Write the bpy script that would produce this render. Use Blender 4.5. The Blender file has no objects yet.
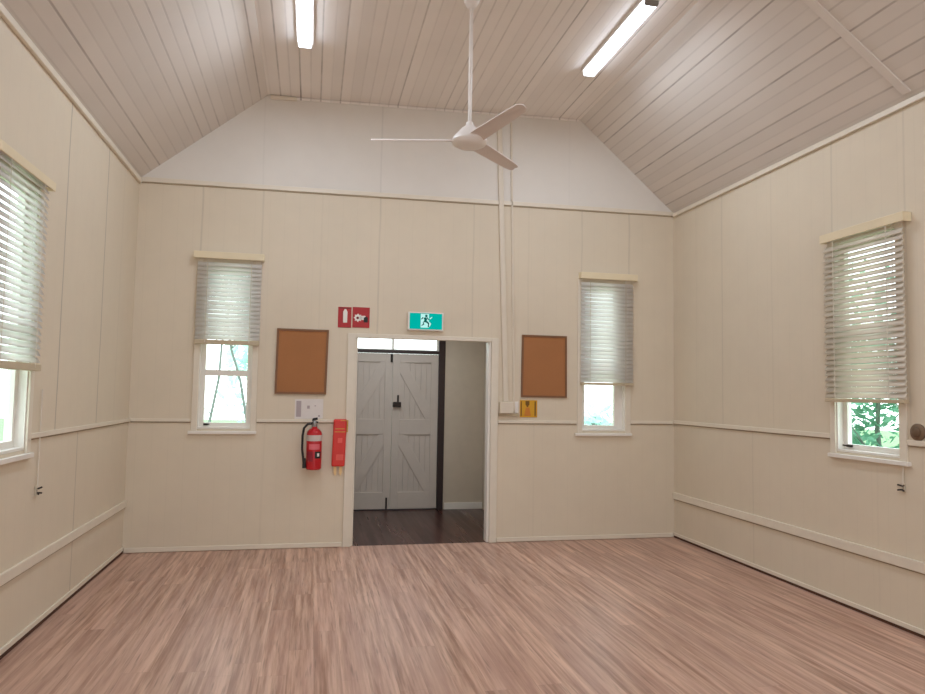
import bpy, bmesh, math, random
from mathutils import Vector, Matrix
random.seed(7)
S = bpy.context.scene
COL = S.collection
WD = 5.914          # room width
HL, HR = 3.737, 3.797   # eave heights left / right
CXL, CXR = 1.219, 4.726 # flat ceiling edges
CZL, CZR = 4.732, 4.818
YF = -10.6          # wall behind the camera
TH = 0.12

# ------------------------------------------------------------------ materials
def lin(r, g, b):
    f = lambda c: (c/255/12.92) if c/255 <= .04045 else ((c/255+.055)/1.055)**2.4
    return (f(r), f(g), f(b), 1)

class NT:
    def __init__(s, name):
        s.m = bpy.data.materials.new(name); s.m.use_nodes = True
        s.t = s.m.node_tree; s.t.nodes.clear()
        s.out = s.n('ShaderNodeOutputMaterial')
    def n(s, typ, **kw):
        x = s.t.nodes.new(typ)
        for k, v in kw.items():
            setattr(x, k, v)
        return x
    def l(s, a, b): s.t.links.new(a, b)
    def put(s, sock, v):
        if isinstance(v, bpy.types.NodeSocket): s.l(v, sock)
        else: sock.default_value = v
    def math(s, op, a, b=0.0, c=0.0):
        x = s.n('ShaderNodeMath', operation=op)
        s.put(x.inputs[0], a); s.put(x.inputs[1], b); s.put(x.inputs[2], c)
        return x.outputs[0]
    def obj(s):
        return s.n('ShaderNodeTexCoord').outputs['Object']
    def xyz(s, v):
        x = s.n('ShaderNodeSeparateXYZ'); s.l(v, x.inputs[0]); return x.outputs
    def comb(s, a, b, c):
        x = s.n('ShaderNodeCombineXYZ')
        for i, v in enumerate((a, b, c)): s.put(x.inputs[i], v)
        return x.outputs[0]
    def noise(s, vec, scale, detail=3.0, rough=.55):
        x = s.n('ShaderNodeTexNoise'); s.l(vec, x.inputs['Vector'])
        x.inputs['Scale'].default_value = scale; x.inputs['Detail'].default_value = detail
        x.inputs['Roughness'].default_value = rough
        return x.outputs['Fac']
    def mix(s, fac, a, b, mode='MIX'):
        x = s.n('ShaderNodeMix', data_type='RGBA', blend_type=mode)
        s.put(x.inputs[0], fac); s.put(x.inputs[6], a); s.put(x.inputs[7], b)
        return x.outputs[2]
    def mul(s, col, fac):   # colour * grey factor
        c = s.n('ShaderNodeCombineColor')
        for i in range(3): s.put(c.inputs[i], fac)
        return s.mix(1.0, col, c.outputs[0], 'MULTIPLY')
    def bsdf(s, col, rough=.5, metal=0.0, spec=.5, normal=None):
        b = s.n('ShaderNodeBsdfPrincipled')
        s.put(b.inputs['Base Color'], col); s.put(b.inputs['Roughness'], rough)
        b.inputs['Metallic'].default_value = metal
        b.inputs['Specular IOR Level'].default_value = spec
        if normal is not None: s.l(normal, b.inputs['Normal'])
        s.l(b.outputs[0], s.out.inputs[0]); return b
    def bump(s, h, strength=.3, dist=.004):
        b = s.n('ShaderNodeBump'); b.inputs['Strength'].default_value = strength
        b.inputs['Distance'].default_value = dist; s.l(h, b.inputs['Height'])
        return b.outputs[0]

def simple(name, col, rough=.5, metal=0.0, spec=.5, var=.06, scale=9.0):
    t = NT(name); o = t.obj()
    f = t.math('MULTIPLY_ADD', t.noise(o, scale), 2*var, 1-var)
    t.bsdf(t.mul(col, f), rough, metal, spec)
    return t.m

def emissive(name, col, strength):
    t = NT(name); e = t.n('ShaderNodeEmission')
    e.inputs[0].default_value = col; e.inputs[1].default_value = strength
    t.l(e.outputs[0], t.out.inputs[0]); return t.m

def wall_mat(name, col, axis, joints, lower=(), rail=1.3, vj=True, amp=.15):
    """painted boards: dark board joints at given positions along an axis, above / below the rail"""
    t = NT(name); o = t.obj(); X = t.xyz(o); u = X[axis]; z = X[2]
    wob = t.math('MULTIPLY_ADD', t.noise(o, 1.3, 2), .03, -.015)
    u2 = t.math('ADD', u, wob)
    line = None
    up = t.math('GREATER_THAN', z, rail); dn = t.math('SUBTRACT', 1.0, up)
    for lst, msk in ((joints, up), (lower, dn)):
        for j, w in lst:
            d = t.math('ABSOLUTE', t.math('SUBTRACT', u2, j))
            r = t.n('ShaderNodeMapRange', interpolation_type='SMOOTHSTEP')
            t.l(d, r.inputs[0]); r.inputs[1].default_value = .004; r.inputs[2].default_value = .013
            r.inputs[3].default_value = w; r.inputs[4].default_value = 0
            v = t.math('MULTIPLY', r.outputs[0], msk)
            line = v if line is None else t.math('MAXIMUM', line, v)
    nv = t.noise(t.comb(t.math('MULTIPLY', u, .3), 0.0, z), 2.2, 2)
    f = t.math('MULTIPLY_ADD', t.noise(o, .9, 3), .14, .93)
    f = t.math('MULTIPLY', f, t.math('MULTIPLY_ADD', t.noise(o, 6, 4), .06, .97))
    if line is not None:
        line = t.math('MULTIPLY', line, t.math('MULTIPLY_ADD', nv, 1.0, .5))
        f = t.math('MULTIPLY', f, t.math('MULTIPLY_ADD', line, -amp, 1.0))
    if vj:
        fr = t.math('ABSOLUTE', t.math('SUBTRACT', t.math('FRACT', t.math('DIVIDE', u, .151)), .5))
        r = t.n('ShaderNodeMapRange', interpolation_type='SMOOTHSTEP'); t.l(fr, r.inputs[0])
        r.inputs[1].default_value = .0; r.inputs[2].default_value = .04
        r.inputs[3].default_value = .97; r.inputs[4].default_value = 1.0
        f = t.math('MULTIPLY', f, r.outputs[0])
    tint = t.mix(t.noise(o, .6, 2), col, tuple(c*k for c, k in zip(col[:3], (1.0, .985, .95)))+(1,))
    c = t.mul(tint, f)
    nrm = t.bump(f, .25, .01)
    t.bsdf(c, .55, spec=.3, normal=nrm)
    return t.m

def ceil_mat(name, col, d):
    """V-jointed lining boards running the length of the hall"""
    t = NT(name); o = t.obj()
    vm = t.n('ShaderNodeVectorMath', operation='DOT_PRODUCT'); t.l(o, vm.inputs[0]); vm.inputs[1].default_value = d
    u = vm.outputs['Value']; y = t.xyz(o)[1]
    P = .104
    q = t.math('DIVIDE', u, P); idx = t.math('ROUND', q)
    fr = t.math('ABSOLUTE', t.math('SUBTRACT', q, idx))
    wn = t.n('ShaderNodeTexWhiteNoise', noise_dimensions='1D'); t.l(idx, wn.inputs['W'])
    s = wn.outputs['Value']
    s3 = t.math('POWER', s, 2.2)
    vary = t.noise(t.comb(t.math('MULTIPLY', idx, 3.7), t.math('MULTIPLY', y, 1.6), 0.0), 1.0, 3, .7)
    r0 = t.n('ShaderNodeMapRange'); t.l(vary, r0.inputs[0]); r0.inputs[1].default_value = .3; r0.inputs[2].default_value = .7
    r0.inputs[3].default_value = .25; r0.inputs[4].default_value = 1.0
    r = t.n('ShaderNodeMapRange', interpolation_type='SMOOTHSTEP'); t.l(fr, r.inputs[0])
    r.inputs[1].default_value = .025; r.inputs[2].default_value = .11
    r.inputs[3].default_value = 1.0; r.inputs[4].default_value = 0.0
    line = t.math('MULTIPLY', r.outputs[0], t.math('MULTIPLY', t.math('MULTIPLY_ADD', s3, .9, .15), r0.outputs[0]))
    bd = t.n('ShaderNodeTexWhiteNoise', noise_dimensions='1D'); t.l(t.math('FLOOR', q), bd.inputs['W'])
    f = t.math('MULTIPLY_ADD', bd.outputs['Value'], .07, .96)
    f = t.math('MULTIPLY', f, t.math('MULTIPLY_ADD', t.noise(o, 1.1, 3), .16, .92))
    c = t.mul(col, f)
    c = t.mix(t.math('MULTIPLY', line, .8), c, lin(112, 98, 88))
    t.bsdf(c, .62, spec=.3, normal=t.bump(t.math('SUBTRACT', 1.0, line), .35, .006))
    return t.m

def floor_mat(name, c1, c2, c3, rough=.38, PW=.152, PL=1.22):
    t = NT(name); o = t.obj(); X = t.xyz(o)
    row = t.math('FLOOR', t.math('DIVIDE', X[0], PW))
    wr = t.n('ShaderNodeTexWhiteNoise', noise_dimensions='1D'); t.l(row, wr.inputs['W'])
    yy = t.math('ADD', t.math('DIVIDE', X[1], PL), wr.outputs['Value'])
    col_i = t.math('FLOOR', yy)
    w2 = t.n('ShaderNodeTexWhiteNoise', noise_dimensions='2D'); t.l(t.comb(row, col_i, 0.0), w2.inputs['Vector'])
    pl = w2.outputs['Value']
    off = t.math('MULTIPLY', pl, 37.0)
    off2 = t.math('MULTIPLY_ADD', pl, .35, t.math('MULTIPLY', wr.outputs['Value'], 31.0))
    sv = t.comb(t.math('MULTIPLY', X[0], 24.0), t.math('ADD', t.math('MULTIPLY', X[1], 1.0), off2), off2)
    st = t.noise(sv, 1.0, 4, .62)
    sv2 = t.comb(t.math('MULTIPLY', X[0], 7.0), t.math('ADD', t.math('MULTIPLY', X[1], .5), off2), off2)
    st2 = t.noise(sv2, 1.0, 3, .55)
    r = t.n('ShaderNodeMapRange'); t.l(st, r.inputs[0]); r.inputs[1].default_value = .36; r.inputs[2].default_value = .64
    c = t.mix(r.outputs[0], c1, c2)
    r2 = t.n('ShaderNodeMapRange'); t.l(st2, r2.inputs[0]); r2.inputs[1].default_value = .40; r2.inputs[2].default_value = .66
    c = t.mix(t.math('MULTIPLY', r2.outputs[0], .6), c, c3)
    c = t.mul(c, t.math('MULTIPLY_ADD', pl, .14, .93))
    dk = t.noise(t.comb(t.math('MULTIPLY', X[0], 55.0), t.math('ADD', t.math('MULTIPLY', X[1], 2.6), off2), 3.0), 1.0, 2, .5)
    rd = t.n('ShaderNodeMapRange'); t.l(dk, rd.inputs[0]); rd.inputs[1].default_value = .60; rd.inputs[2].default_value = .74
    rd.inputs[3].default_value = 1.0; rd.inputs[4].default_value = .62
    c = t.mul(c, rd.outputs[0])
    fr = t.math('ABSOLUTE', t.math('SUBTRACT', t.math('FRACT', t.math('DIVIDE', X[0], PW)), .5))
    g = t.math('GREATER_THAN', fr, .488)
    fy = t.math('ABSOLUTE', t.math('SUBTRACT', t.math('FRACT', yy), .5))
    g = t.math('MAXIMUM', g, t.math('GREATER_THAN', fy, .4985))
    c = t.mul(c, t.math('MULTIPLY_ADD', g, -.14, 1.0))
    ro = t.math('MULTIPLY_ADD', st2, .2, rough-.1)
    t.bsdf(c, ro, spec=.45, normal=t.bump(st, .06, .002))
    return t.m

CREAM = lin(221, 210, 191)
M = {}
J_BACK = [(.609, 1.), (1.209, .6), (2.433, .8), (3.478, .6), (4.758, .55), (5.343, .8), (1.82, .25), (4.12, .3)]
J_LEFT = [(-1.07, 2.2), (-2.04, 2.2), (-.55, .4), (-3.6, .8), (-4.6, .7)]
J_LEFTL = [(-1.53, 1.6), (-3.2, .6)]
J_RIGHT = [(-1.0, .7), (-2.584, .7), (-3.305, .6), (-.5, .25), (-1.8, .3)]
M['wall_back'] = wall_mat('cream_wall_back', CREAM, 0, J_BACK, [(1.3, .25), (4.2, .25)], 1.3)
M['wall_left'] = wall_mat('cream_wall_left', CREAM, 1, J_LEFT, J_LEFTL, 1.3)
M['wall_right'] = wall_mat('cream_wall_right', CREAM, 1, J_RIGHT, [(-1.49, .5), (-3.0, .2)], 1.32)
M['wall_front'] = wall_mat('cream_wall_front', CREAM, 0, [(1.0, .6), (3.0, .6), (5.0, .6)])
M['gable'] = wall_mat('white_gable', lin(227, 223, 217), 0, [(2.433, .7), (1.2, .3), (4.6, .2)], vj=False, amp=.12)
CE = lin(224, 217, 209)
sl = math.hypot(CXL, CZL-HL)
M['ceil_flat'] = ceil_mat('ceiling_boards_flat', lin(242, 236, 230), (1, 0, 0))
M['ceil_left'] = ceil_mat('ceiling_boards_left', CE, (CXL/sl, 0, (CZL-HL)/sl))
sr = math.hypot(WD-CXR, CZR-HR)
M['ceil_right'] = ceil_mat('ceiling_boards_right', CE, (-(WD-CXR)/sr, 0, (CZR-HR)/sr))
M['floor'] = floor_mat('timber_plank_vinyl', lin(154, 115, 96), lin(212, 176, 155), lin(186, 150, 135))
M['dark_floor'] = floor_mat('dark_porch_boards', lin(58, 32, 27), lin(84, 48, 40), lin(46, 26, 24), .3, .1, 3.0)
M['trim'] = simple('cream_gloss_trim', lin(228, 219, 202), .4)
M['trim_white'] = simple('white_gloss_trim', lin(236, 232, 224), .38)
M['jamb'] = simple('door_jamb_paint', lin(226, 218, 202), .45)
M['joint'] = simple('rail_painted_shadow', lin(158, 142, 118), .7)  # tan that stands in for the shade under the rails
M['gap'] = simple('dark_floor_gap', lin(84, 54, 38), .8)
M['white_metal'] = simple('white_enamel', lin(236, 232, 228), .35)
M['fan_blade'] = simple('white_fan_blade', lin(222, 212, 206), .45)
M['grey_metal'] = simple('grey_metal', lin(150, 150, 150), .35, .8)
M['dark_metal'] = simple('dark_iron', lin(52, 46, 42), .5, .5)
M['grey_door'] = simple('grey_door_paint', lin(198, 188, 178), .5)
M['grey_wall'] = simple('grey_vestibule_paint', lin(204, 192, 174), .55)
M['dark_wood'] = simple('dark_stained_wood', lin(46, 28, 26), .4)
M['cork'] = None
t = NT('cork'); o = t.obj()
sp = t.noise(o, 160, 2, .7); bl = t.noise(o, 3, 3)
c = t.mix(sp, lin(142, 92, 56), lin(192, 138, 96)); c = t.mul(c, t.math('MULTIPLY_ADD', bl, .2, .9)); t.bsdf(c, .9, spec=.1)
M['cork'] = t.m
M['cork_frame'] = simple('brown_board_frame', lin(128, 88, 56), .5)
M['red'] = simple('red_sign', lin(176, 24, 30), .4)
M['ext_red'] = simple('extinguisher_red', lin(190, 18, 32), .3)
M['blanket_red'] = simple('blanket_case_red', lin(216, 52, 44), .4)
M['white'] = simple('sign_white', lin(240, 236, 230), .5)
M['cream_label'] = simple('cream_label', lin(236, 206, 150), .5)
M['gold'] = simple('gold_strap', lin(206, 158, 60), .45)
M['pink'] = simple('pink_label', lin(226, 110, 120), .5)
M['silver_label'] = simple('silver_label', lin(206, 196, 190), .4)
M['black'] = simple('black_rubber', lin(28, 26, 26), .5)
M['dark_red'] = simple('dark_red', lin(110, 14, 16), .5)
M['green_sign'] = emissive('exit_green', lin(0, 190, 176), 1.0)
M['exit_white'] = emissive('exit_white', lin(200, 255, 248), 1.0)
M['exit_fig'] = emissive('exit_figure_green', lin(0, 120, 110), .7)
M['paper'] = simple('white_paper', lin(226, 220, 216), .7)
M['paper_grey'] = simple('grey_print', lin(178, 166, 168), .7)
M['yellow'] = simple('yellow_sign', lin(214, 160, 30), .45)
M['yellow_dark'] = simple('yellow_sign_brown', lin(122, 84, 14), .5)
M['orange'] = simple('yellow_sign_orange', lin(206, 128, 44), .5)
M['conduit'] = simple('cream_conduit', lin(222, 212, 195), .5)
M['brown_knob'] = simple('brown_fitting', lin(120, 96, 74), .5)
M['rail_tan'] = simple('tan_bottom_rail', lin(196, 180, 152), .45)
M['valance'] = simple('cream_valance', lin(232, 218, 186), .4)
M['cord'] = simple('white_cord', lin(222, 214, 200), .7)
M['tube'] = emissive('lit_diffuser', (.91, 1.0, 1.12, 1), 8.6)
# slats: slightly translucent white
def slat_mat(nm, c1, c2, k):
    t = NT(nm)
    a = t.n('ShaderNodeBsdfPrincipled'); a.inputs['Base Color'].default_value = c1; a.inputs['Roughness'].default_value = .4
    b = t.n('ShaderNodeBsdfTranslucent'); b.inputs[0].default_value = c2
    mx = t.n('ShaderNodeMixShader'); mx.inputs[0].default_value = k
    t.l(a.outputs[0], mx.inputs[1]); t.l(b.outputs[0], mx.inputs[2]); t.l(mx.outputs[0], t.out.inputs[0]); return t.m
M['slat_cream'] = slat_mat('cream_blind_slats', lin(236, 228, 212), lin(238, 228, 222), .27)
t = NT('blind_slats')
a = t.n('ShaderNodeBsdfPrincipled'); a.inputs['Base Color'].default_value = lin(243, 240, 232); a.inputs['Roughness'].default_value = .4
b = t.n('ShaderNodeBsdfTranslucent'); b.inputs[0].default_value = lin(250, 248, 250)
mx = t.n('ShaderNodeMixShader'); mx.inputs[0].default_value = .55
t.l(a.outputs[0], mx.inputs[1]); t.l(b.outputs[0], mx.inputs[2]); t.l(mx.outputs[0], t.out.inputs[0])
M['slat'] = t.m
# glass
t = NT('window_glass')
a = t.n('ShaderNodeBsdfTransparent'); a.inputs[0].default_value = (.93, .97, .96, 1)
b = t.n('ShaderNodeBsdfGlossy'); b.inputs['Roughness'].default_value = .02
fz = t.n('ShaderNodeLayerWeight'); fz.inputs[0].default_value = .5
fz5 = t.math('MULTIPLY_ADD', t.math('POWER', fz.outputs['Facing'], 4.0), .5, .035)
mx = t.n('ShaderNodeMixShader'); t.l(fz5, mx.inputs[0])
t.l(a.outputs[0], mx.inputs[1]); t.l(b.outputs[0], mx.inputs[2]); t.l(mx.outputs[0], t.out.inputs[0])
M['glass'] = t.m
def leaf_mat(name, c1, c2):
    t = NT(name); o = t.obj()
    c = t.mix(t.noise(o, 2.5, 3), c1, c2)
    a = t.n('ShaderNodeBsdfDiffuse'); t.l(c, a.inputs[0])
    b = t.n('ShaderNodeBsdfTranslucent'); t.l(c, b.inputs[0])
    mx = t.n('ShaderNodeMixShader'); mx.inputs[0].default_value = .4
    t.l(a.outputs[0], mx.inputs[1]); t.l(b.outputs[0], mx.inputs[2]); t.l(mx.outputs[0], t.out.inputs[0]); return t.m
M['leaf'] = leaf_mat('green_leaves', lin(96, 150, 124), lin(150, 200, 172))
M['leaf_dark'] = leaf_mat('dark_green_leaves', lin(84, 130, 108), lin(136, 182, 154))
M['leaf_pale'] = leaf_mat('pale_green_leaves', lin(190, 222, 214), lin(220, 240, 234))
M['bark'] = simple('grey_bark', lin(120, 124, 122), .9, var=.25)
M['grass'] = simple('lawn', lin(120, 150, 100), .9, var=.3, scale=3)

# ------------------------------------------------------------------ geometry helpers
IDENT = lambda u, d, z: (u, d, z)
class MB:
    def __init__(s, mp=None):
        s.b = bmesh.new(); s.mp = mp or IDENT; s.smooth = False
    def v(s, p): return s.b.verts.new(s.mp(*p))
    def hexa(s, c):     # 8 corners: bottom 4 loop, top 4 loop
        V = [s.v(p) for p in c]
        for f in ((0,1,2,3),(4,5,6,7),(0,1,5,4),(1,2,6,5),(2,3,7,6),(3,0,4,7)):
            try: s.b.faces.new([V[i] for i in f])
            except ValueError: pass
        return s
    def box(s, u0, u1, d0, d1, z0, z1):
        return s.hexa([(u0,d0,z0),(u1,d0,z0),(u1,d1,z0),(u0,d1,z0),(u0,d0,z1),(u1,d0,z1),(u1,d1,z1),(u0,d1,z1)])
    def prism(s, poly, d0, d1):     # poly in (u,z), extruded along d
        A = [s.v((u, d0, z)) for u, z in poly]; B = [s.v((u, d1, z)) for u, z in poly]
        n = len(poly)
        s.b.faces.new(A); s.b.faces.new(B)
        for i in range(n): s.b.faces.new([A[i], A[(i+1)%n], B[(i+1)%n], B[i]])
        return s
    def tube(s, pts, r, n=10, cap=True):
        P = [Vector(p) for p in pts]; rings = []
        rs = r if isinstance(r, (list, tuple)) else [r]*len(P)
        up = None
        for i, p in enumerate(P):
            d = (P[min(i+1, len(P)-1)]-P[max(i-1, 0)]).normalized()
            if up is None:
                up = d.orthogonal().normalized()
            else:
                up = (up - d*up.dot(d)).normalized()
            w = d.cross(up)
            rings.append([s.v(tuple(p + (up*math.cos(2*math.pi*k/n) + w*math.sin(2*math.pi*k/n))*rs[i])) for k in range(n)])
        for a, b in zip(rings, rings[1:]):
            for k in range(n): s.b.faces.new([a[k], a[(k+1)%n], b[(k+1)%n], b[k]])
        if cap: s.b.faces.new(rings[0]); s.b.faces.new(rings[-1])
        s.smooth = True
        return s
    def lathe(s, cx, cy, prof, n=24):   # prof: (radius, z)
        rings = [[s.v((cx+max(r, 1e-4)*math.cos(2*math.pi*k/n), cy+max(r, 1e-4)*math.sin(2*math.pi*k/n), z)) for k in range(n)] for r, z in prof]
        for a, b in zip(rings, rings[1:]):
            for k in range(n): s.b.faces.new([a[k], a[(k+1)%n], b[(k+1)%n], b[k]])
        s.b.faces.new(rings[0]); s.b.faces.new(rings[-1]); s.smooth = True
        return s
    def disc_prism(s, cu, cz, r, d0, d1, n=20):
        return s.prism([(cu+r*math.cos(2*math.pi*k/n), cz+r*math.sin(2*math.pi*k/n)) for k in range(n)], d0, d1)
    def build(s, name, mat, parent=None, bevel=0.0, label=None):
        bmesh.ops.recalc_face_normals(s.b, faces=s.b.faces[:])
        me = bpy.data.meshes.new(name)
        if parent is not None:
            off = wloc(parent)
            bmesh.ops.translate(s.b, verts=s.b.verts[:], vec=-off)
        s.b.to_mesh(me); s.b.free()
        if s.smooth:
            for p in me.polygons: p.use_smooth = True
            try: me.set_sharp_from_angle(angle=math.radians(40))
            except Exception: pass
        me.materials.append(mat)
        ob = bpy.data.objects.new(name, me); COL.objects.link(ob)
        if parent is not None: ob.parent = parent
        if bevel:
            m = ob.modifiers.new('edge', 'BEVEL'); m.width = bevel; m.segments = 2; m.limit_method = 'ANGLE'
        if label: ob['label'] = label
        return ob
def wloc(o):
    v = Vector((0, 0, 0))
    while o is not None:
        v = v + Vector(o.location); o = o.parent
    return v
def tag(o, label, cat, group=None, kind=None):
    o['label'] = label; o['category'] = cat
    if group: o['group'] = group
    if kind: o['kind'] = kind
    return o
def thing(name, loc, label, cat, group=None, kind=None):
    o = bpy.data.objects.new(name, None); COL.objects.link(o); o.location = loc; o.empty_display_size = .1
    return tag(o, label, cat, group, kind)
def struct(o, label, cat): return tag(o, label, cat, kind='structure')

# wall frames: u along the wall, d out of the wall into the room, z up
BACK = lambda u, d, z: (u, -d, z)
LEFT = lambda u, d, z: (d, u, z)
RIGHT = lambda u, d, z: (WD-d, u, z)

# ------------------------------------------------------------------ room shell
def holed_wall(name, mp, u0, u1, z0, top, holes, mat, th=TH):
    us = sorted({u0, u1, *[h[0] for h in holes], *[h[1] for h in holes]})
    zs = sorted({z0, *[h[2] for h in holes], *[h[3] for h in holes]})
    m = MB(mp)
    for a, b in zip(us, us[1:]):
        for i, zc in enumerate(zs):
            last = i == len(zs)-1
            za, zb = (top(a), top(b)) if last else (zs[i+1], zs[i+1])
            um, zm = (a+b)/2, (zc+min(za, zb))/2
            if any(h[0] < um < h[1] and h[2] < zm < h[3] for h in holes): continue
            m.hexa([(a,-th,zc),(b,-th,zc),(b,0,zc),(a,0,zc),(a,-th,za),(b,-th,zb),(b,0,zb),(a,0,za)])
    bmesh.ops.remove_doubles(m.b, verts=m.b.verts[:], dist=1e-5)
    # drop the hidden faces between neighbouring cells
    seen = {}
    for f in m.b.faces:
        k = tuple(round(x, 4) for x in f.calc_center_median()); seen.setdefault(k, []).append(f)
    kill = [f for v in seen.values() if len(v) > 1 for f in v]
    bmesh.ops.delete(m.b, geom=kill, context='FACES_ONLY')
    return m.build(name, mat)

# openings (u0,u1,z0,z1)
DO = (2.21, 3.70, 0.0, 2.195)
WBL = (.64, 1.165, 1.215, 2.90)
WBR = (4.765, 5.30, 1.215, 2.90)
WL = (-3.19, -2.565, 1.215, 2.90)
WR = (-3.225, -2.59, 1.205, 2.90)
struct(holed_wall('wall_back', BACK, 0, WD, 0, lambda u: HL+(HR-HL)*u/WD, [DO, WBL, WBR], M['wall_back']),
       'cream painted boarded end wall with the doorway and two narrow windows', 'wall')
struct(holed_wall('wall_left', LEFT, YF, TH, 0, lambda u: HL, [WL], M['wall_left']),
       'cream painted boarded side wall on the left with one window', 'wall')
struct(holed_wall('wall_right', RIGHT, YF, TH, 0, lambda u: HR, [WR], M['wall_right']),
       'cream painted boarded side wall on the right with one window', 'wall')
m = MB(); m.prism([(0, 0), (WD, 0), (WD, HR), (CXR, CZR), (CXL, CZL), (0, HL)], YF-TH, YF)
struct(m.build('wall_front', M['wall_front']), 'cream end wall behind the viewpoint', 'wall')
m = MB(BACK); m.prism([(0, HL), (WD, HR), (CXR, CZR), (CXL, CZL)], -TH, 0.0)
struct(m.build('wall_gable', M['gable']), 'plain white gable above the end wall under the boarded ceiling', 'wall')
T = .08
def slab(name, a, b, mat, label):
    (xa, za), (xb, zb) = a, b
    m = MB(); m.prism([(xa, za), (xb, zb), (xb, zb+T), (xa, za+T)], YF-TH, TH)
    return struct(m.build(name, mat), label, 'ceiling')
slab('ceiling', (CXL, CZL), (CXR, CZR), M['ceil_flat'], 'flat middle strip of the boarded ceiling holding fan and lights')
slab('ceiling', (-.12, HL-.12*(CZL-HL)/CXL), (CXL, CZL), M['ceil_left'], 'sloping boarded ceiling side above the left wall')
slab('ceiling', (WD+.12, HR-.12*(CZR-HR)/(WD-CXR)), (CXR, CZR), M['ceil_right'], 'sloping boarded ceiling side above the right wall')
m = MB(); m.box(0, WD, YF, 0.0, -.06, 0.0); m.box(DO[0], DO[1], 0.0, .02, -.06, 0.0)
struct(m.build('floor', M['floor']), 'reddish brown timber plank floor of the hall', 'floor')

# baseboards, dark floor gap
def strip(name, mp, u0, u1, d, z0, z1, mat, label, bevel=.004, d0=0.0, slope=0.0, cat='trim'):
    m = MB(mp); m.hexa([(u0,d0,z0),(u1,d0,z0+slope),(u1,d,z0+slope),(u0,d,z0),(u0,d0,z1),(u1,d0,z1+slope),(u1,d,z1+slope),(u0,d,z1)])
    return struct(m.build(name, mat, bevel=bevel), label, cat)
strip('baseboard_left', LEFT, YF+.02, -.002, .014, .026, .062, M['trim'], 'thin cream strip along the foot of the left wall', cat='baseboard')
strip('baseboard_right', RIGHT, YF+.02, -.002, .014, .022, .056, M['trim'], 'thin cream strip along the foot of the right wall', cat='baseboard')
strip('baseboard_back_left', BACK, .016, 2.12, .014, .004, .05, M['trim'], 'thin cream strip along the end wall left of the doorway', cat='baseboard')
strip('baseboard_back_right', BACK, 3.785, WD-.016, .014, .004, .05, M['trim'], 'thin cream strip along the end wall right of the doorway', cat='baseboard')
strip('trim_1', LEFT, YF+.02, -.016, .012, .001, .025, M['gap'], 'dark gap strip under the left baseboard', bevel=0)
strip('trim_2', RIGHT, YF+.02, -.016, .012, .001, .021, M['gap'], 'dark gap strip under the right baseboard', bevel=0)
# chair rail (a thin moulding with its shadow line painted on a strip below), low rail on the side walls
def rail(k, mp, u0, u1, z0, z1, d, label, slope=0.0):
    o = strip('trim_%d' % k, mp, u0, u1, d, z0, z1, M['trim'], label, slope=slope)
    m = MB(mp); m.box(u0+.002, u1-.002, .0005, d*.45, z0-.010, z0-.0002); m.build('painted_shadow', M['joint'], o, label='painted shadow line under the strip')
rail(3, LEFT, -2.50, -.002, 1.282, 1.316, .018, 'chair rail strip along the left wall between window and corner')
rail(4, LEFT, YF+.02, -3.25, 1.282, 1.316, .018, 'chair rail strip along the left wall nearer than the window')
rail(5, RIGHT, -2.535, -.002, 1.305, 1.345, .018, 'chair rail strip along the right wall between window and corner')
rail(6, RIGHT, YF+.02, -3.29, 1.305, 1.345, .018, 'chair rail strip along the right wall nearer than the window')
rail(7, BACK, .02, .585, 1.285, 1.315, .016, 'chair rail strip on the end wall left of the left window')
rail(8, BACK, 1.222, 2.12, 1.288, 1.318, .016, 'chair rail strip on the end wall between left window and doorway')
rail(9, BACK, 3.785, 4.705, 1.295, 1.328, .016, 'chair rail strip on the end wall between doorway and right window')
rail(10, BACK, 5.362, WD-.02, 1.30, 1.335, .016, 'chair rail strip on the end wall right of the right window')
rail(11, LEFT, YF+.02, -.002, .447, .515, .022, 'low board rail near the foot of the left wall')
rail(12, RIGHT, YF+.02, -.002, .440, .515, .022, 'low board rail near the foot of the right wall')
# cornices
strip('trim_13', LEFT, YF+.02, -.03, .028, HL-.058, HL-.012, M['trim'], 'cream cornice strip at the top of the left wall')
strip('trim_14', RIGHT, YF+.02, -.03, .028, HR-.055, HR-.012, M['trim'], 'cream cornice strip at the top of the right wall')
strip('trim_15', BACK, .0, WD, .018, HL-.035, HL+.012, M['trim'], 'cream moulding between end wall and white gable', slope=HR-HL)
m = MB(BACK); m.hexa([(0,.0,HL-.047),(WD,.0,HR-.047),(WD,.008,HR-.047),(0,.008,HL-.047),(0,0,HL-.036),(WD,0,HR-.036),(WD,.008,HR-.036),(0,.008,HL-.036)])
struct(m.build('trim_16', simple('moulding_painted_shadow', lin(172, 156, 130), .7)), 'dull painted shadow line under the gable moulding', 'trim')  # dull strip painted as the shadow below the moulding
m = MB(BACK); m.hexa([(CXL+.03,0,CZL-.045),(CXL+.30,0,CZL-.04),(CXL+.30,.035,CZL-.04),(CXL+.03,.035,CZL-.045),
                      (CXL+.03,0,CZL-.006),(CXL+.30,0,CZL-.002),(CXL+.30,.035,CZL-.002),(CXL+.03,.035,CZL-.006)])
struct(m.build('trim_17', M['trim'], bevel=.006), 'short scotia piece at the upper left corner of the gable', 'trim')
m = MB(BACK); m.hexa([(CXL+.30,0,CZL-.022),(CXR-.02,0,CZR-.022),(CXR-.02,.012,CZR-.022),(CXL+.30,.012,CZL-.022),
                      (CXL+.30,0,CZL-.002),(CXR-.02,0,CZR-.004),(CXR-.02,.012,CZR-.004),(CXL+.30,.012,CZL-.002)])
struct(m.build('trim_18', M['ceil_flat']), 'thin strip along the top edge of the white gable', 'trim')
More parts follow.
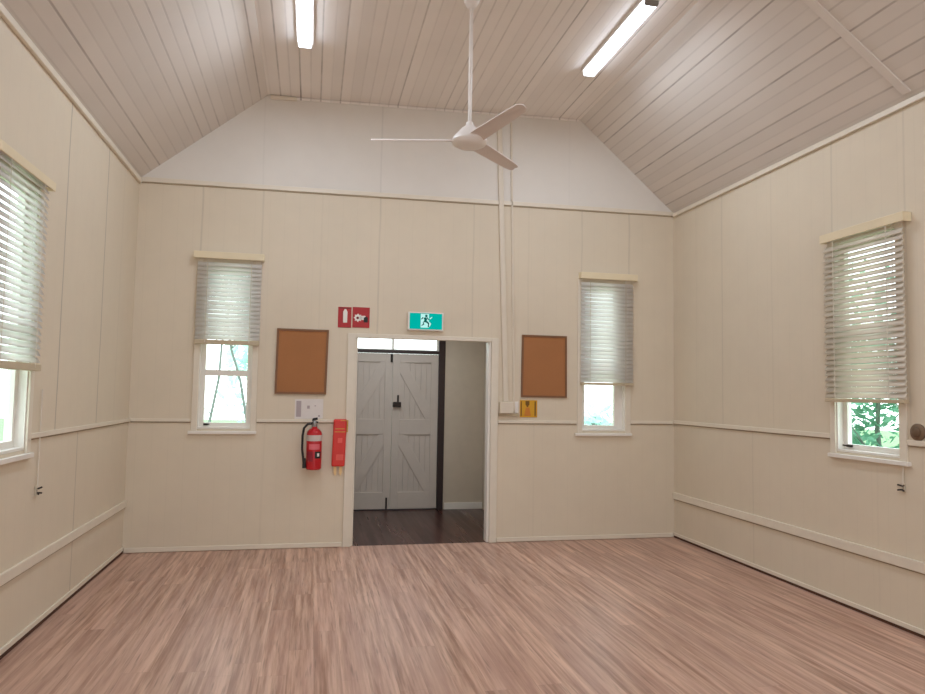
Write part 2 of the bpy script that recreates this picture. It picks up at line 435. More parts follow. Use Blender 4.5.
# cross batten over the right ceiling slope
e = Vector((CXR-WD, 0, CZR-HR)).normalized(); nrm = Vector((-e.z, 0, e.x)) ; nrm = nrm if nrm.z < 0 else -nrm
m = MB()
p0 = Vector((WD, -3.39, HR))+e*.05; p1 = Vector((CXR, -3.27, CZR))
dy = Vector((0, .036, 0))
m.hexa([tuple(q) for q in (p0-dy, p0+dy, p1+dy, p1-dy, p0-dy+nrm*.014, p0+dy+nrm*.014, p1+dy+nrm*.014, p1-dy+nrm*.010)])
struct(m.build('trim_19', simple('ceiling_batten_paint', lin(226, 219, 211), .5), bevel=.004), 'cover batten crossing the right ceiling slope', 'trim')

# ------------------------------------------------------------------ doorway trim
def frame_piece(k, mp, a, label, mat='jamb'):
    m = MB(mp); m.box(*a); struct(m.build('trim_%d' % k, M[mat], bevel=.004), label, 'door frame')
frame_piece(20, BACK, (2.125, 2.212, 0.0, .018, 0.0, 2.235), 'left casing board of the doorway')
frame_piece(21, BACK, (3.698, 3.78, 0.0, .018, 0.0, 2.235), 'right casing board of the doorway')
frame_piece(22, BACK, (2.212, 3.698, 0.0, .018, 2.19, 2.235), 'narrow head casing above the doorway')
frame_piece(23, BACK, (2.2105, 2.232, -.12, -.001, 0.003, 2.19), 'left jamb lining of the doorway')
frame_piece(24, BACK, (3.672, 3.6995, -.12, -.001, 0.003, 2.19), 'right jamb lining of the doorway', 'trim_white')

# ------------------------------------------------------------------ vestibule
VX0, VX1, VY, VH = 1.3, 4.165, 2.2, 2.85
m = MB(); m.box(VX0, VX1, .12, VY+.02, -.06, -.003); m.box(DO[0], DO[1], .02, .12, -.06, -.003)
struct(m.build('floor_vestibule', M['dark_floor']), 'dark stained board floor of the entry beyond the doorway', 'floor')
m = MB(); m.box(VX0-.1, VX1+.1, .12, VY+.12, VH, VH+.06)
struct(m.build('ceiling_vestibule', M['grey_wall']), 'ceiling of the entry room beyond the doorway', 'ceiling')
m = MB(); m.box(VX1, VX1+.1, .12, VY, -.06, VH)
struct(m.build('wall_vestibule_right', M['grey_wall']), 'pale side wall of the entry room beyond the doorway', 'wall')
m = MB(); m.box(VX0-.1, VX0, .12, VY, -.06, VH)
struct(m.build('wall_vestibule_left', M['grey_wall']), 'left side wall of the entry room, hidden behind the end wall', 'wall')
VB = lambda u, d, z: (u, VY-d, z)
struct(holed_wall('wall_vestibule_front', VB, VX0-.1, VX1+.1, -.06, lambda u: VH, [(2.14, 3.60, -.06, 2.62)], M['grey_wall'], .1),
       'pale grey wall of the entry around the double doors', 'wall')
m = MB(VB); m.box(3.62, VX1, 0, .015, -.003, .09)
struct(m.build('baseboard_vestibule', M['trim_white'], bevel=.003), 'white skirting board right of the double doors', 'baseboard')
for k, a, lb in ((25, (3.51, 3.60, -.08, .012, -.003, 2.62), 'dark timber jamb at the right of the double doors'),
                 (26, (2.14, 2.21, -.08, .012, -.003, 2.62), 'dark timber jamb at the left of the double doors'),
                 (27, (2.21, 3.51, -.08, .012, 2.155, 2.20), 'dark timber transom bar over the double doors'),
                 (28, (2.21, 3.51, -.08, .0, -.05, .012), 'dark timber sill under the double doors')):
    m = MB(VB); m.box(*a); struct(m.build('trim_%d' % k, M['dark_wood'], bevel=.003), lb, 'door frame')
tw = thing('window_5', (2.86, VY, 2.2), 'bright glazed transom light above the grey double doors', 'window', kind='structure')
m = MB(VB); m.box(2.21, 3.51, -.06, -.02, 2.20, 2.215); m.box(2.21, 3.51, -.06, -.02, 2.58, 2.62); m.box(2.845, 2.875, -.06, -.02, 2.215, 2.58)
m.box(2.21, 2.24, -.06, -.02, 2.215, 2.58); m.box(3.48, 3.51, -.06, -.02, 2.215, 2.58)
m.build('sash', M['trim_white'], tw)
for a, b in ((2.24, 2.845), (2.875, 3.48)):
    m = MB(VB); m.box(a, b, -.043, -.038, 2.215, 2.58); m.build('pane', M['glass'], tw)

def leaf(k, x0, x1, mirror, label):
    """ledged and braced door leaf"""
    r = thing('door_%d' % k, ((x0+x1)/2, VY+.02, .012), label, 'door', kind='structure')
    zb, zt = .014, 2.150
    w = x1-x0; st = .105
    fx = (lambda x: x1-(x-x0)) if mirror else (lambda x: x)
    mp = lambda u, d, z: (fx(u), VY-d, z)
    m = MB(mp)
    n = 6
    for i in range(n):
        a = x0+st-.01+(w-2*st+.02)*i/n; b = x0+st-.01+(w-2*st+.02)*(i+1)/n
        m.box(a+.0015, b-.0015, -.045, -.028, zb+.05, zt-.05)
    m.box(x0+st-.01, x1-st+.01, -.05, -.044, zb+.05, zt-.05)
    m.build('panel', M['grey_door'], r)
    for a, b in ((x0+.002, x0+st), (x1-st, x1-.002)):
        m = MB(mp); m.box(a, b, -.055, -.010, zb, zt); m.build('stile', M['grey_door'], r, bevel=.003)
    for za, zc in ((zb, .24), (1.03, 1.24), (zt-.12, zt)):
        m = MB(mp); m.box(x0+st, x1-st, -.055, -.010, za, zc); m.build('rail', M['grey_door'], r, bevel=.003)
    a, b = x0+st, x1-st
    for za, zc in ((1.24, zt-.12), (.24, 1.03)):
        m = MB(mp)
        bw = .115
        hi = zc; lo = za
        # brace from top near the meeting side down to the hinge side
        m.prism([(a, hi), (a, hi-bw*1.3), (b-bw*.62, lo), (b, lo), (b, lo+bw*1.3), (a+bw*.62, hi)], -.044, -.012)
        m.build('brace', M['grey_door'], r, bevel=.002)
    return r, mp
d1, mp1 = leaf(1, 2.212, 2.862, True, 'left leaf of the grey double doors, partly hidden by the door jamb')
d2, mp2 = leaf(2, 2.862, 3.510, False, 'right leaf of the grey double doors, with the dark lock')
m = MB(VB); m.box(2.80, 2.822, .0, .012, -.0+.02, .17); m.tube([(2.811, .018, .02), (2.811, .018, .17)], .009); m.build('bolt', M['dark_metal'], d1, label='dark bottom barrel bolt')
m = MB(VB); m.box(2.828, 2.858, -.009, .008, 2.03, 2.148); m.tube([(2.843, .012, 2.03), (2.843, .012, 2.148)], .010); m.build('bolt', M['dark_metal'], d1, label='dark top barrel bolt')
m = MB(VB); m.box(2.875, 2.985, -.009, .03, 1.41, 1.48); m.build('lock', M['dark_metal'], d2, bevel=.006, label='dark rim lock box')
m = MB(VB); m.box(2.93, 2.955, -.009, .02, 1.48, 1.575); m.disc_prism(2.90, 1.445, .018, .03, .05); m.build('latch', M['dark_metal'], d2, bevel=.003)

# ------------------------------------------------------------------ windows
def window(k, mp, h, out, bars, label, latch=None, frame_mat='trim_white', casing_mat='trim', vert=None):
    """h = opening, out = casing outer edges (u0,u1,sill_bottom)"""
    u0, u1, z0, z1 = h; a, b, zs = out
    base = mp((u0+u1)/2, 0, z0)
    w = thing('window_%d' % k, base, label, 'window', kind='structure')
    m = MB(mp); m.box(a, u0+.004, 0, .016, zs+.03, z1+.05); m.build('casing', M[casing_mat], w, bevel=.003)
    m = MB(mp); m.box(u1-.004, b, 0, .016, zs+.03, z1+.05); m.build('casing', M[casing_mat], w, bevel=.003)
    m = MB(mp); m.box(a-.025, b+.01, 0, .035, zs, zs+.03); m.box(u0+.002, u1-.002, -.10, .0, z0+.001, z0+.02); m.build('sill', M[frame_mat], w, bevel=.003)
    m = MB(mp)     # box lining
    m.box(u0+.001, u0+.015, -.118, 0, z0+.02, z1-.001); m.box(u1-.015, u1-.001, -.118, 0, z0+.02, z1-.001); m.box(u0+.015, u1-.015, -.118, 0, z1-.015, z1-.001)
    m.build('lining', M[frame_mat], w)
    s = .042
    c0, c1, e0, e1 = u0+.015, u1-.015, z0+.02, z1-.015
    if vert: c0 += vert[0]; c1 -= vert[1]
    m = MB(mp)
    m.box(c0, c0+s, -.095, -.055, e0, e1); m.box(c1-s, c1, -.095, -.055, e0, e1)
    m.box(c0+s, c1-s, -.095, -.055, e1-s, e1); m.box(c0+s, c1-s, -.095, -.055, e0, e0+s)
    if vert:
        if vert[0]: m.box(u0+.015, c0, -.11, -.05, e0, e1)
        if vert[1]: m.box(c1, u1-.015, -.11, -.05, e0, e1)
    for za, zb in bars: m.box(c0+s, c1-s, -.095, -.055, za, zb)
    sash = m.build('sash', M[frame_mat], w)
    zz = [e0+s]+[q for p in bars for q in p]+[e1-s]
    for i in range(0, len(zz), 2):
        m = MB(mp); m.box(c0+s, c1-s, -.077, -.073, zz[i], zz[i+1]); m.build('pane', M['glass'], sash)
    if latch:
        m = MB(mp); m.box(latch[0], latch[0]+.04, -.055, -.03, latch[1], latch[1]+.018); m.tube([(latch[0]+.02, -.03, latch[1]+.01), (latch[0]+.06, -.015, latch[1]+.012)], .006, 6); m.build('latch', M['dark_metal'], w)
    return w
window(1, BACK, WBL, (.588, 1.213, 1.165), [(1.755, 1.815)], 'narrow window left of the doorway with a cross bar below its blind', latch=(.70, 1.25))
window(2, BACK, WBR, (4.71, 5.36, 1.16), [(1.86, 1.92)], 'narrow window right of the doorway with one bright pane below its blind', vert=(0, .055))
window(3, LEFT, WL, (-3.245, -2.505, 1.165), [(1.95, 2.0)], 'window in the left wall, cut by the photo edge')
window(4, RIGHT, WR, (-3.285, -2.535, 1.158), [(2.10, 2.20)], 'window in the right wall with green leaves seen below its blind', latch=(-2.70, 1.245), frame_mat='trim_white')

# ------------------------------------------------------------------ venetian blinds
def blind(mp, u0, u1, ztop, zbot, tilt, label, val, cord=None, rail_h=.05, pitch=.044, d=.045, rail_t=.028, mat='slat'):
    """val = valance (u0,u1,z0,z1); slats between u0..u1"""
    r = thing('venetian_blind', mp((u0+u1)/2, 0, zbot), label, 'blind', 'venetian blinds at the hall windows')
    a, b, va, vb = val
    m = MB(mp); m.box(a, b, .066, .078, va, vb); m.box(a, a+.012, .001, .066, va, vb); m.box(b-.012, b, .001, .066, va, vb)
    m.build('valance', M['valance'], r, bevel=.004)
    m = MB(mp); m.box(u0+.013, u1-.013, .017, .065, va+.012, vb-.004); m.build('head_rail', M['white_metal'], r)
    n = int((ztop-zbot-rail_h)/pitch)
    m = MB(mp); w = .05; ct, st = math.cos(tilt), math.sin(tilt)
    rnd = random.Random(3)
    for i in range(n):
        zc = zbot+rail_t+.026+i*pitch
        if zc > ztop: break
        tj = tilt+rnd.uniform(-.06, .06); ct, st = math.cos(tj), math.sin(tj)
        P = []
        for q in (-1, -.33, .33, 1):
            crown = .0035*(1-q*q)
            # room edge (q=+1) hangs low, window edge high
            P.append((d+q*w/2*ct+crown*st, zc-q*w/2*st+crown*ct))
        A = [m.v((u0, x, z)) for x, z in P]; B = [m.v((u1, x, z)) for x, z in P]
        for k in range(3): m.b.faces.new([A[k], A[k+1], B[k+1], B[k]])
    m.smooth = True
    me = m.build('slats', M[mat], r)
    so = me.modifiers.new('thick', 'SOLIDIFY'); so.thickness = .0025
    m = MB(mp); m.box(u0, u1, d-.022, d+.022, zbot, zbot+rail_t); m.build('bottom_rail', M['rail_tan'], r, bevel=.005)
    for f in (.16, .84):
        uu = u0+(u1-u0)*f; m = MB(mp)
        m.box(uu-.003, uu+.003, d+.027, d+.0285, zbot+.02, ztop); m.box(uu-.003, uu+.003, d-.0285, d-.027, zbot+.02, ztop)
        m.build('ladder_tape', M['cord'], r)
    if cord:
        cu, cz = cord
        m = MB(mp); m.tube([(cu, .092, ztop), (cu+.002, .091, (ztop+cz)/2), (cu, .088, cz+.06)], .0045, 6); m.build('lift_cord', M['cord'], r)
        m = MB(mp); m.tube([(cu, .088, cz+.07), (cu, .088, cz+.05), (cu, .088, cz)], [.004, .009, .012], 8); m.build('tassel', simple('tassel_grey', lin(140, 128, 112), .6), r, label='small grey cord tassel')
    return r
R_ = math.radians
blind(BACK, .595, 1.225, 2.93, 2.07, R_(63), 'white venetian blind over the window left of the doorway, half lowered', (.555, 1.245, 2.945, 3.015), rail_t=.046)
blind(BACK, 4.735, 5.375, 2.93, 1.735, R_(63), 'white venetian blind over the window right of the doorway, lowered most of the way', (4.72, 5.42, 2.945, 3.02))
blind(LEFT, -3.30, -2.55, 2.91, 1.715, R_(58), 'white venetian blind on the left wall, cut by the photo edge', (-3.34, -2.50, 2.898, 2.955), rail_t=.046)
blind(RIGHT, -3.325, -2.54, 2.91, 1.60, R_(58), 'cream venetian blind on the right wall with leaves showing through', (-3.36, -2.525, 2.90, 2.97), mat='slat_cream')
# hanging lift cords are tied off beside the windows
def cleat(mp, u, z, label, zt):
    r = thing('cord_cleat', mp(u, 0, z), label, 'cord cleat', 'cord cleats beside the side windows')
    m = MB(mp); m.box(u-.012, u+.012, 0, .012, z-.03, z+.03); m.build('plate', simple('cleat_plate', lin(206, 196, 176), .5), r, bevel=.003)
    for dz in (-.018, .02):
        m = MB(mp); m.tube([(u-.028, .03, z+dz), (u, .018, z+dz*.7), (u+.028, .03, z+dz)], .006, 6); m.build('horn', M['dark_metal'], r)
    m = MB(mp); m.tube([(u-.01, .014, zt), (u-.004, .012, (zt+z)/2), (u, .013, z+.02)], .005, 6); m.build('cord', M['cord'], r, label='white cord tied off on the cleat')
cleat(LEFT, -2.345, .93, 'small cord cleat on the left wall with a white cord above it', 1.60)
cleat(RIGHT, -3.24, 1.0, 'small cord cleat on the right wall below the window sill', 1.157)

# ------------------------------------------------------------------ ceiling fan
FX, FY, FZ = 2.86, -2.5, 3.5
ceil_z = CZL+(CZR-CZL)*(FX-CXL)/(CXR-CXL)
fan = thing('ceiling_fan', (FX, FY, ceil_z), 'white three-bladed ceiling fan hanging on a long rod', 'ceiling fan')
MB().lathe(FX, FY, [(.0, ceil_z-.001), (.068, ceil_z-.002), (.068, ceil_z-.10), (.060, ceil_z-.19), (.035, ceil_z-.235), (.018, ceil_z-.245)]).build('canopy', M['white_metal'], fan)
MB().lathe(FX, FY, [(.0135, ceil_z-.24), (.0135, FZ+.13)], 16).build('downrod', M['white_metal'], fan)
MB().lathe(FX, FY, [(.014, FZ+.15), (.024, FZ+.145), (.030, FZ+.12), (.060, FZ+.095), (.092, FZ+.058), (.126, FZ+.02), (.134, FZ-.002), (.126, FZ-.022), (.09, FZ-.042), (.0, FZ-.052)], 32).build('motor_housing', M['white_metal'], fan)
for ang in (166, 46, -74):
    th = R_(ang); c, s_ = math.cos(th), math.sin(th)
    prof = [(.075, .058), (.13, .058), (.20, .056), (.32, .053), (.48, .050), (.62, .046), (.70, .041), (.728, .033), (.738, .020)]
    pitch = R_(19)
    m = MB(); top = []; bot = []
    for rr, hw in prof:
        rowt = []; rowb = []
        for q in (-1, -.5, 0, .5, 1):
            lx = rr; ly = q*hw; camber = .008*(1-q*q)
            p_ = pitch*(1 if rr > .15 else .85)
            y2 = ly*math.cos(p_); z2 = -ly*math.sin(p_)+camber     # CCW edge low
            for row, dz in ((rowt, .004), (rowb, -.004)):
                row.append(m.v((FX+lx*c-y2*s_, FY+lx*s_+y2*c, FZ+.004+z2+dz)))
        top.append(rowt); bot.append(rowb)
    n = len(prof)
    for i in range(n-1):
        for k in range(4):
            m.b.faces.new([top[i][k], top[i+1][k], top[i+1][k+1], top[i][k+1]])
            m.b.faces.new([bot[i][k], bot[i][k+1], bot[i+1][k+1], bot[i+1][k]])
        for k in (0, 4): m.b.faces.new([top[i][k], bot[i][k], bot[i+1][k], top[i+1][k]])
    for i in (0, n-1):
        for k in range(4): m.b.faces.new([top[i][k], top[i][k+1], bot[i][k+1], bot[i][k]])
    m.smooth = True
    m.build('blade', M['fan_blade'], fan)

# ------------------------------------------------------------------ tube lights
def tube_light(x, y0, y1, label):
    z = CZL+(CZR-CZL)*(x-CXL)/(CXR-CXL)+.001
    r = thing('ceiling_light', (x, (y0+y1)/2, z), label, 'ceiling light', 'lit batten lights on the flat ceiling')
    m = MB(); m.box(x-.072, x+.072, y0, y1, z-.036, z-.001); m.build('housing', M['white_metal'], r, bevel=.003)
    w = .056
    prof = [(-w, -.036), (-w, -.062), (-w*.86, -.078), (w*.86, -.078), (w, -.062), (w, -.036)]
    m = MB(lambda u, d, q: (x+u, d, z+q)); m.prism(prof, y0+.02, y1-.02); m.build('diffuser', M['tube'], r)
    for a, b in ((y0, y0+.02), (y1-.02, y1)):
        m = MB(lambda u, d, q: (x+u, d, z+q)); m.prism([(u*1.03, q*1.02) for u, q in prof], a, b); m.build('end_cap', M['grey_metal'] if a == y0 else M['white_metal'], r)
    return r
tube_light(1.615, -2.56, -1.27, 'lit tube light on the ceiling left of the fan, cut by the photo top')
tube_light(4.32, -2.55, -1.235, 'lit tube light on the ceiling right of the fan, its near end cap showing')

# ------------------------------------------------------------------ corkboards
def board(q, label):
    (x0a, x0b, x1a, x1b, z0, z1) = q      # slightly leaning quads: x at bottom / top
    cx, cz = (x0a+x1b)/2, (z0+z1)/2
    r = thing('cork_board', (cx, 0, z0), label, 'corkboard', 'cork pinboards on the end wall')
    mp = lambda u, d, z: (((x0a+(x0b-x0a)*z)*(1-u)+(x1a+(x1b-x1a)*z)*u), -d, z0+(z1-z0)*z)
    fw, fh = .022/(x1a-x0a), .022/(z1-z0)
    m = MB(mp); m.box(fw*.8, 1-fw*.8, .001, .012, fh*.8, 1-fh*.8); m.build('cork_panel', M['cork'], r)
    m = MB(mp); m.box(0, fw, .001, .02, 0, 1); m.box(1-fw, 1, .001, .02, 0, 1); m.box(fw, 1-fw, .001, .02, 0, fh); m.box(fw, 1-fw, .001, .02, 1-fh, 1)
    m.build('frame', M['cork_frame'], r)
board((1.391, 1.396, 1.914, 1.926, 1.58, 2.26), 'empty brown corkboard left of the doorway, above the fire extinguisher')
board((4.045, 4.05, 4.583, 4.578, 1.585, 2.283), 'empty brown corkboard right of the doorway, above the yellow sign')

# ------------------------------------------------------------------ signs
def sign(name, x0, x1, z0, z1, mat, label, cat, d=.006, group=None, bevel=.002):
    r = thing(name, ((x0+x1)/2, 0, z0), label, cat, group)
    m = MB(BACK); m.box(x0, x1, .001, d, z0, z1); m.build('panel', M[mat], r, bevel=bevel)
    return r
# fire extinguisher sign
r = sign('fire_sign', 2.016, 2.155, 2.292, 2.512, 'red', 'red sign with a white upright extinguisher symbol, left of two red signs', 'sign', group='red fire signs left of the exit sign')
m = MB(BACK); m.prism([(2.07, 2.345), (2.112, 2.345), (2.114, 2.46), (2.105, 2.478), (2.098, 2.49), (2.084, 2.49), (2.077, 2.478), (2.068, 2.46)], .006, .0075); m.build('extinguisher_symbol', M['white'], r)
m = MB(BACK); m.box(2.030, 2.141, .006, .007, 2.494, 2.504); m.box(2.058, 2.062, .006, .007, 2.35, 2.48); m.build('dark_border', M['dark_red'], r)
# fire hose / blanket sign
r = sign('fire_sign', 2.168, 2.349, 2.297, 2.516, 'red', 'red sign with a white rayed symbol and black square, right of two red signs', 'sign', group='red fire signs left of the exit sign')
m = MB(BACK)
pts = []
for k in range(16):
    rr = .047 if k % 2 == 0 else .033
    pts.append((2.225+rr*math.cos(k*math.pi/8), 2.402+rr*math.sin(k*math.pi/8)))
m.prism(pts, .006, .0072); m.prism([(2.25, 2.425), (2.30, 2.425), (2.325, 2.40), (2.30, 2.375), (2.25, 2.385)], .006, .0072); m.build('rayed_symbol', M['white'], r)
m = MB(BACK); m.disc_prism(2.222, 2.400, .014, .0072, .0082); m.build('symbol_centre', M['dark_red'], r)
m = MB(BACK); m.prism([(2.285, 2.355), (2.328, 2.355), (2.330, 2.405), (2.310, 2.418), (2.287, 2.405)], .0072, .0086); m.build('black_square', M['black'], r)
# exit sign
r = thing('exit_sign', (2.95, 0, 2.29), 'lit green exit sign with a running figure, above the doorway', 'exit sign')
m = MB(BACK); m.box(2.758, 3.146, .001, .045, 2.288, 2.486); m.build('case', M['white_metal'], r, bevel=.006)
m = MB(BACK); m.box(2.776, 3.130, .0445, .048, 2.302, 2.474); face_ = m.build('green_face', M['green_sign'], r)
m = MB(BACK); m.box(2.895, 2.985, .048, .0495, 2.318, 2.468); m.build('white_doorway', M['exit_white'], face_)
m = MB(BACK)
m.disc_prism(2.955, 2.446, .014, .0495, .051, 12)
m.prism([(2.925, 2.425), (2.955, 2.432), (2.965, 2.405), (2.948, 2.375), (2.925, 2.378), (2.935, 2.402)], .0495, .051)
m.prism([(2.948, 2.38), (2.975, 2.36), (2.972, 2.325), (2.985, 2.325), (2.988, 2.368), (2.962, 2.395)], .0495, .051)
m.prism([(2.925, 2.38), (2.935, 2.352), (2.903, 2.335), (2.905, 2.345), (2.922, 2.358), (2.918, 2.378)], .0495, .051)
m.prism([(2.925, 2.424), (2.905, 2.405), (2.898, 2.41), (2.915, 2.432)], .0495, .051)
m.prism([(2.96, 2.425), (2.98, 2.40), (2.988, 2.404), (2.966, 2.436)], .0495, .051)
m.build('running_figure', M['exit_fig'], face_)
m = MB(BACK); m.prism([(2.99, 2.42), (3.02, 2.44), (3.02, 2.43), (3.0, 2.41)], .048, .0495); m.prism([(2.985, 2.385), (3.01, 2.365), (2.995, 2.33), (2.985, 2.335)], .048, .0495); m.build('white_marks', M['exit_white'], face_)
# yellow sign
r = sign('warning_sign', 4.035, 4.238, 1.362, 1.552, 'yellow', 'small square yellow sign below the right corkboard', 'sign')
m = MB(BACK); m.box(4.045, 4.058, .006, .007, 1.375, 1.54); m.box(4.205, 4.222, .006, .007, 1.375, 1.54); m.box(4.10, 4.145, .006, .007, 1.50, 1.545)
m.prism([(4.105, 1.50), (4.14, 1.50), (4.128, 1.475), (4.117, 1.475)], .006, .007); m.build('brown_symbol', M['yellow_dark'], r)
m = MB(BACK); m.prism([(4.085, 1.378), (4.165, 1.378), (4.145, 1.47), (4.105, 1.47)], .006, .0068); m.build('orange_symbol', M['orange'], r)
# paper notice
r = thing('paper_notice', (1.745, 0, 1.324), 'white paper notice stuck below the left corkboard', 'notice')
m = MB(BACK); m.hexa([(1.60,.001,1.322),(1.888,.001,1.328),(1.888,.0035,1.328),(1.60,.002,1.322),(1.60,.001,1.526),(1.890,.001,1.532),(1.890,.003,1.532),(1.60,.002,1.526)])
m.build('sheet', M['paper'], r)
m = MB(BACK); m.box(1.615, 1.665, .0036, .0042, 1.345, 1.51); m.build('printed_column', M['paper_grey'], r)
for q in ((1.725, 1.752, 1.43, 1.462), (1.84, 1.858, 1.345, 1.365), (1.80, 1.815, 1.455, 1.465)):
    m = MB(BACK); m.box(q[0], q[1], .0036, .0042, q[2], q[3]); m.build('printed_mark', M['paper_grey'], r)

# ------------------------------------------------------------------ fire extinguisher
EX, ER = 1.807, .078
ED = .105
r = thing('fire_extinguisher', (EX, 0, .81), 'red fire extinguisher with black hose hanging on the wall left of the doorway', 'fire extinguisher')
EL = lambda prof: MB().lathe(EX, -ED, prof, 28)
EL([(.0, .812), (.066, .812), (ER, .826), (ER, 1.165), (.072, 1.195), (.050, 1.222), (.026, 1.235), (.024, 1.25)]).build('cylinder', M['ext_red'], r)
EL([(.018, 1.245), (.026, 1.25), (.026, 1.29), (.016, 1.30), (.012, 1.315)]).build('valve', M['grey_metal'], r)
m = MB(BACK); m.box(EX-.025, EX+.035, ED-.012, ED+.012, 1.288, 1.303)
m.hexa([(EX-.03, ED-.012, 1.306), (EX+.032, ED-.012, 1.322), (EX+.032, ED+.012, 1.322), (EX-.03, ED+.012, 1.306), (EX-.022, ED-.012, 1.335), (EX+.026, ED-.012, 1.345), (EX+.026, ED+.012, 1.345), (EX-.022, ED+.012, 1.335)])
m.build('handle', M['black'], r, bevel=.003)
EL([(ER+.0012, 1.105), (ER+.0012, 1.165)]).build('upper_label', M['silver_label'], r, label='silver grey band label')
m = MB(BACK)
def patch(a0, a1, z0, z1, rad, mat, name, label=None, par=None):
    m = MB(); n = 8; A = []; B = []
    for k in range(n+1):
        a = R_(a0+(a1-a0)*k/n); p = (EX+rad*math.sin(a), -ED-rad*math.cos(a)); A.append(m.v((*p, z0))); B.append(m.v((*p, z1)))
    for k in range(n): m.b.faces.new([A[k], A[k+1], B[k+1], B[k]])
    m.smooth = True; return m.build(name, mat, par or r, label=label)
patch(-40, 45, 1.02, 1.075, ER+.0012, M['pink'], 'front_label', 'pale pink label patch')
patch(-55, -8, .90, 1.0, ER+.0012, simple('maroon_label', lin(150, 30, 50), .5), 'text_label')
cm_ = patch(8, 58, .93, 1.0, ER+.0014, M['black'], 'class_mark', 'dark class marking patch')
patch(24, 42, .95, .982, ER+.0022, M['white'], 'class_mark', 'white centre of the class mark', par=cm_)
hp = [(EX-.02, -ED-.005, 1.285), (EX-.07, -ED-.02, 1.275), (EX-.105, -ED-.02, 1.235), (EX-.118, -ED-.02, 1.16), (EX-.118, -ED-.02, 1.02), (EX-.105, -ED-.025, .93), (EX-.095, -ED-.025, .85)]
hose_ = MB().tube(hp, [.012]*6+[.014], 10).build('hose', M['black'], r)
MB().tube([(EX-.095, -ED-.025, .93), (EX-.094, -ED-.025, .87), (EX-.092, -ED-.025, .83)], [.016, .019, .021], 12).build('nozzle', M['black'], hose_)
m = MB(BACK); m.box(EX-.03, EX+.03, -.003, .012, 1.0, 1.27); m.box(EX-.02, EX+.02, .012, ED-.02, 1.245, 1.258); m.build('wall_bracket', M['grey_metal'], r)

# ------------------------------------------------------------------ fire blanket case
r = thing('fire_blanket', (2.064, 0, .83), 'slim red fire blanket case with pull tabs hanging beside the doorway casing', 'fire blanket')
mp = lambda u, d, z: (2.060+u*.93+(.012*(z-.83)/.5), -d, z)
m = MB(mp); m.box(-.076, .070, .001, .055, .835, 1.325); m.build('case', M['blanket_red'], r, bevel=.014)
m = MB(mp); m.box(-.060, .060, .055, .0575, 1.19, 1.198); m.box(-.055, .05, .055, .0575, 1.222, 1.229); m.box(.074, .086, .001, .05, 1.19, 1.315); m.box(.0, .07, .055, .0575, 1.308, 1.315)
m.build('yellow_lines', M['gold'], r, label='yellow printed lines and edge on the upper part')
pm = simple('blanket_print', lin(232, 96, 86), .5)
for q in ((-.03, .05, .90, .96), (-.02, .03, 1.08, 1.13)):
    m = MB(mp); m.box(q[0], q[1], .055, .0572, q[2], q[3]); m.build('pale_patch', pm, r)
for u in (-.05, .012):
    m = MB(mp); m.prism([(u, .85), (u+.03, .85), (u+.034, .77+u*.3), (u+.022, .735), (u+.004, .76)], .02, .026); m.build('pull_tab', M['cream_label'], r, label='cream pull tab')

# ------------------------------------------------------------------ conduits, box, switch, round fitting
def leanpipe(name, pts, w, d, label, group):
    (xa, za), (xb, zb) = pts
    m = MB(BACK); m.hexa([(xa-w/2,.001,za),(xa+w/2,.001,za),(xa+w/2,d,za),(xa-w/2,d,za),(xb-w/2,.001,zb),(xb+w/2,.001,zb),(xb+w/2,d,zb),(xb-w/2,d,zb)])
    o = m.build(name, M['conduit'], bevel=.006); tag(o, label, 'conduit', group)
leanpipe('conduit', [(3.868, 1.53), (3.752, 4.70)], .058, .026, 'wider cream conduit running from junction box up to the ceiling', 'conduits right of the doorway')
leanpipe('conduit', [(3.966, 1.42), (3.893, 4.70)], .024, .018, 'thin cream conduit just right of the wider one', 'conduits right of the doorway')
r = thing('junction_box', (3.87, 0, 1.37), 'cream wall box at the foot of the wide conduit, right of the doorway', 'junction box')
m = MB(BACK); m.box(3.795, 3.945, .001, .06, 1.405, 1.53); m.build('box', M['conduit'], r, bevel=.006)
m = MB(BACK); m.box(3.79, 4.02, .001, .03, 1.372, 1.4045); m.build('base_ledge', simple('ledge_tan', lin(186, 170, 142), .6), r, bevel=.003)  # ledge in a duller tan than the box
r = thing('wall_switch', (3.992, 0, 1.41), 'narrow white wall switch between the cream box and the yellow sign', 'switch')
m = MB(BACK); m.box(3.976, 4.012, .001, .02, 1.41, 1.535); m.build('plate', M['white_metal'], r, bevel=.003)
m = MB(BACK); m.box(3.987, 4.001, .02, .028, 1.45, 1.48); m.build('rocker', M['white'], r, bevel=.002)
r = thing('round_fitting', RIGHT(-3.375, 0, 1.40), 'round brown fitting on the right wall above the rail, by the photo edge', 'wall fitting')
def rdisc(prof, name, mat):
    m = MB(lambda a, b, c: (WD-c, -3.375+a, 1.402+b)); m.lathe(0, 0, prof, 24); m.build(name, mat, r)
rdisc([(.0, .001), (.060, .001), (.060, .014), (.052, .02), (.0, .022)], 'base', M['brown_knob'])
rdisc([(.038, .02), (.036, .030), (.028, .036), (.0, .038)], 'cap', simple('brown_cap', lin(104, 82, 62), .4))

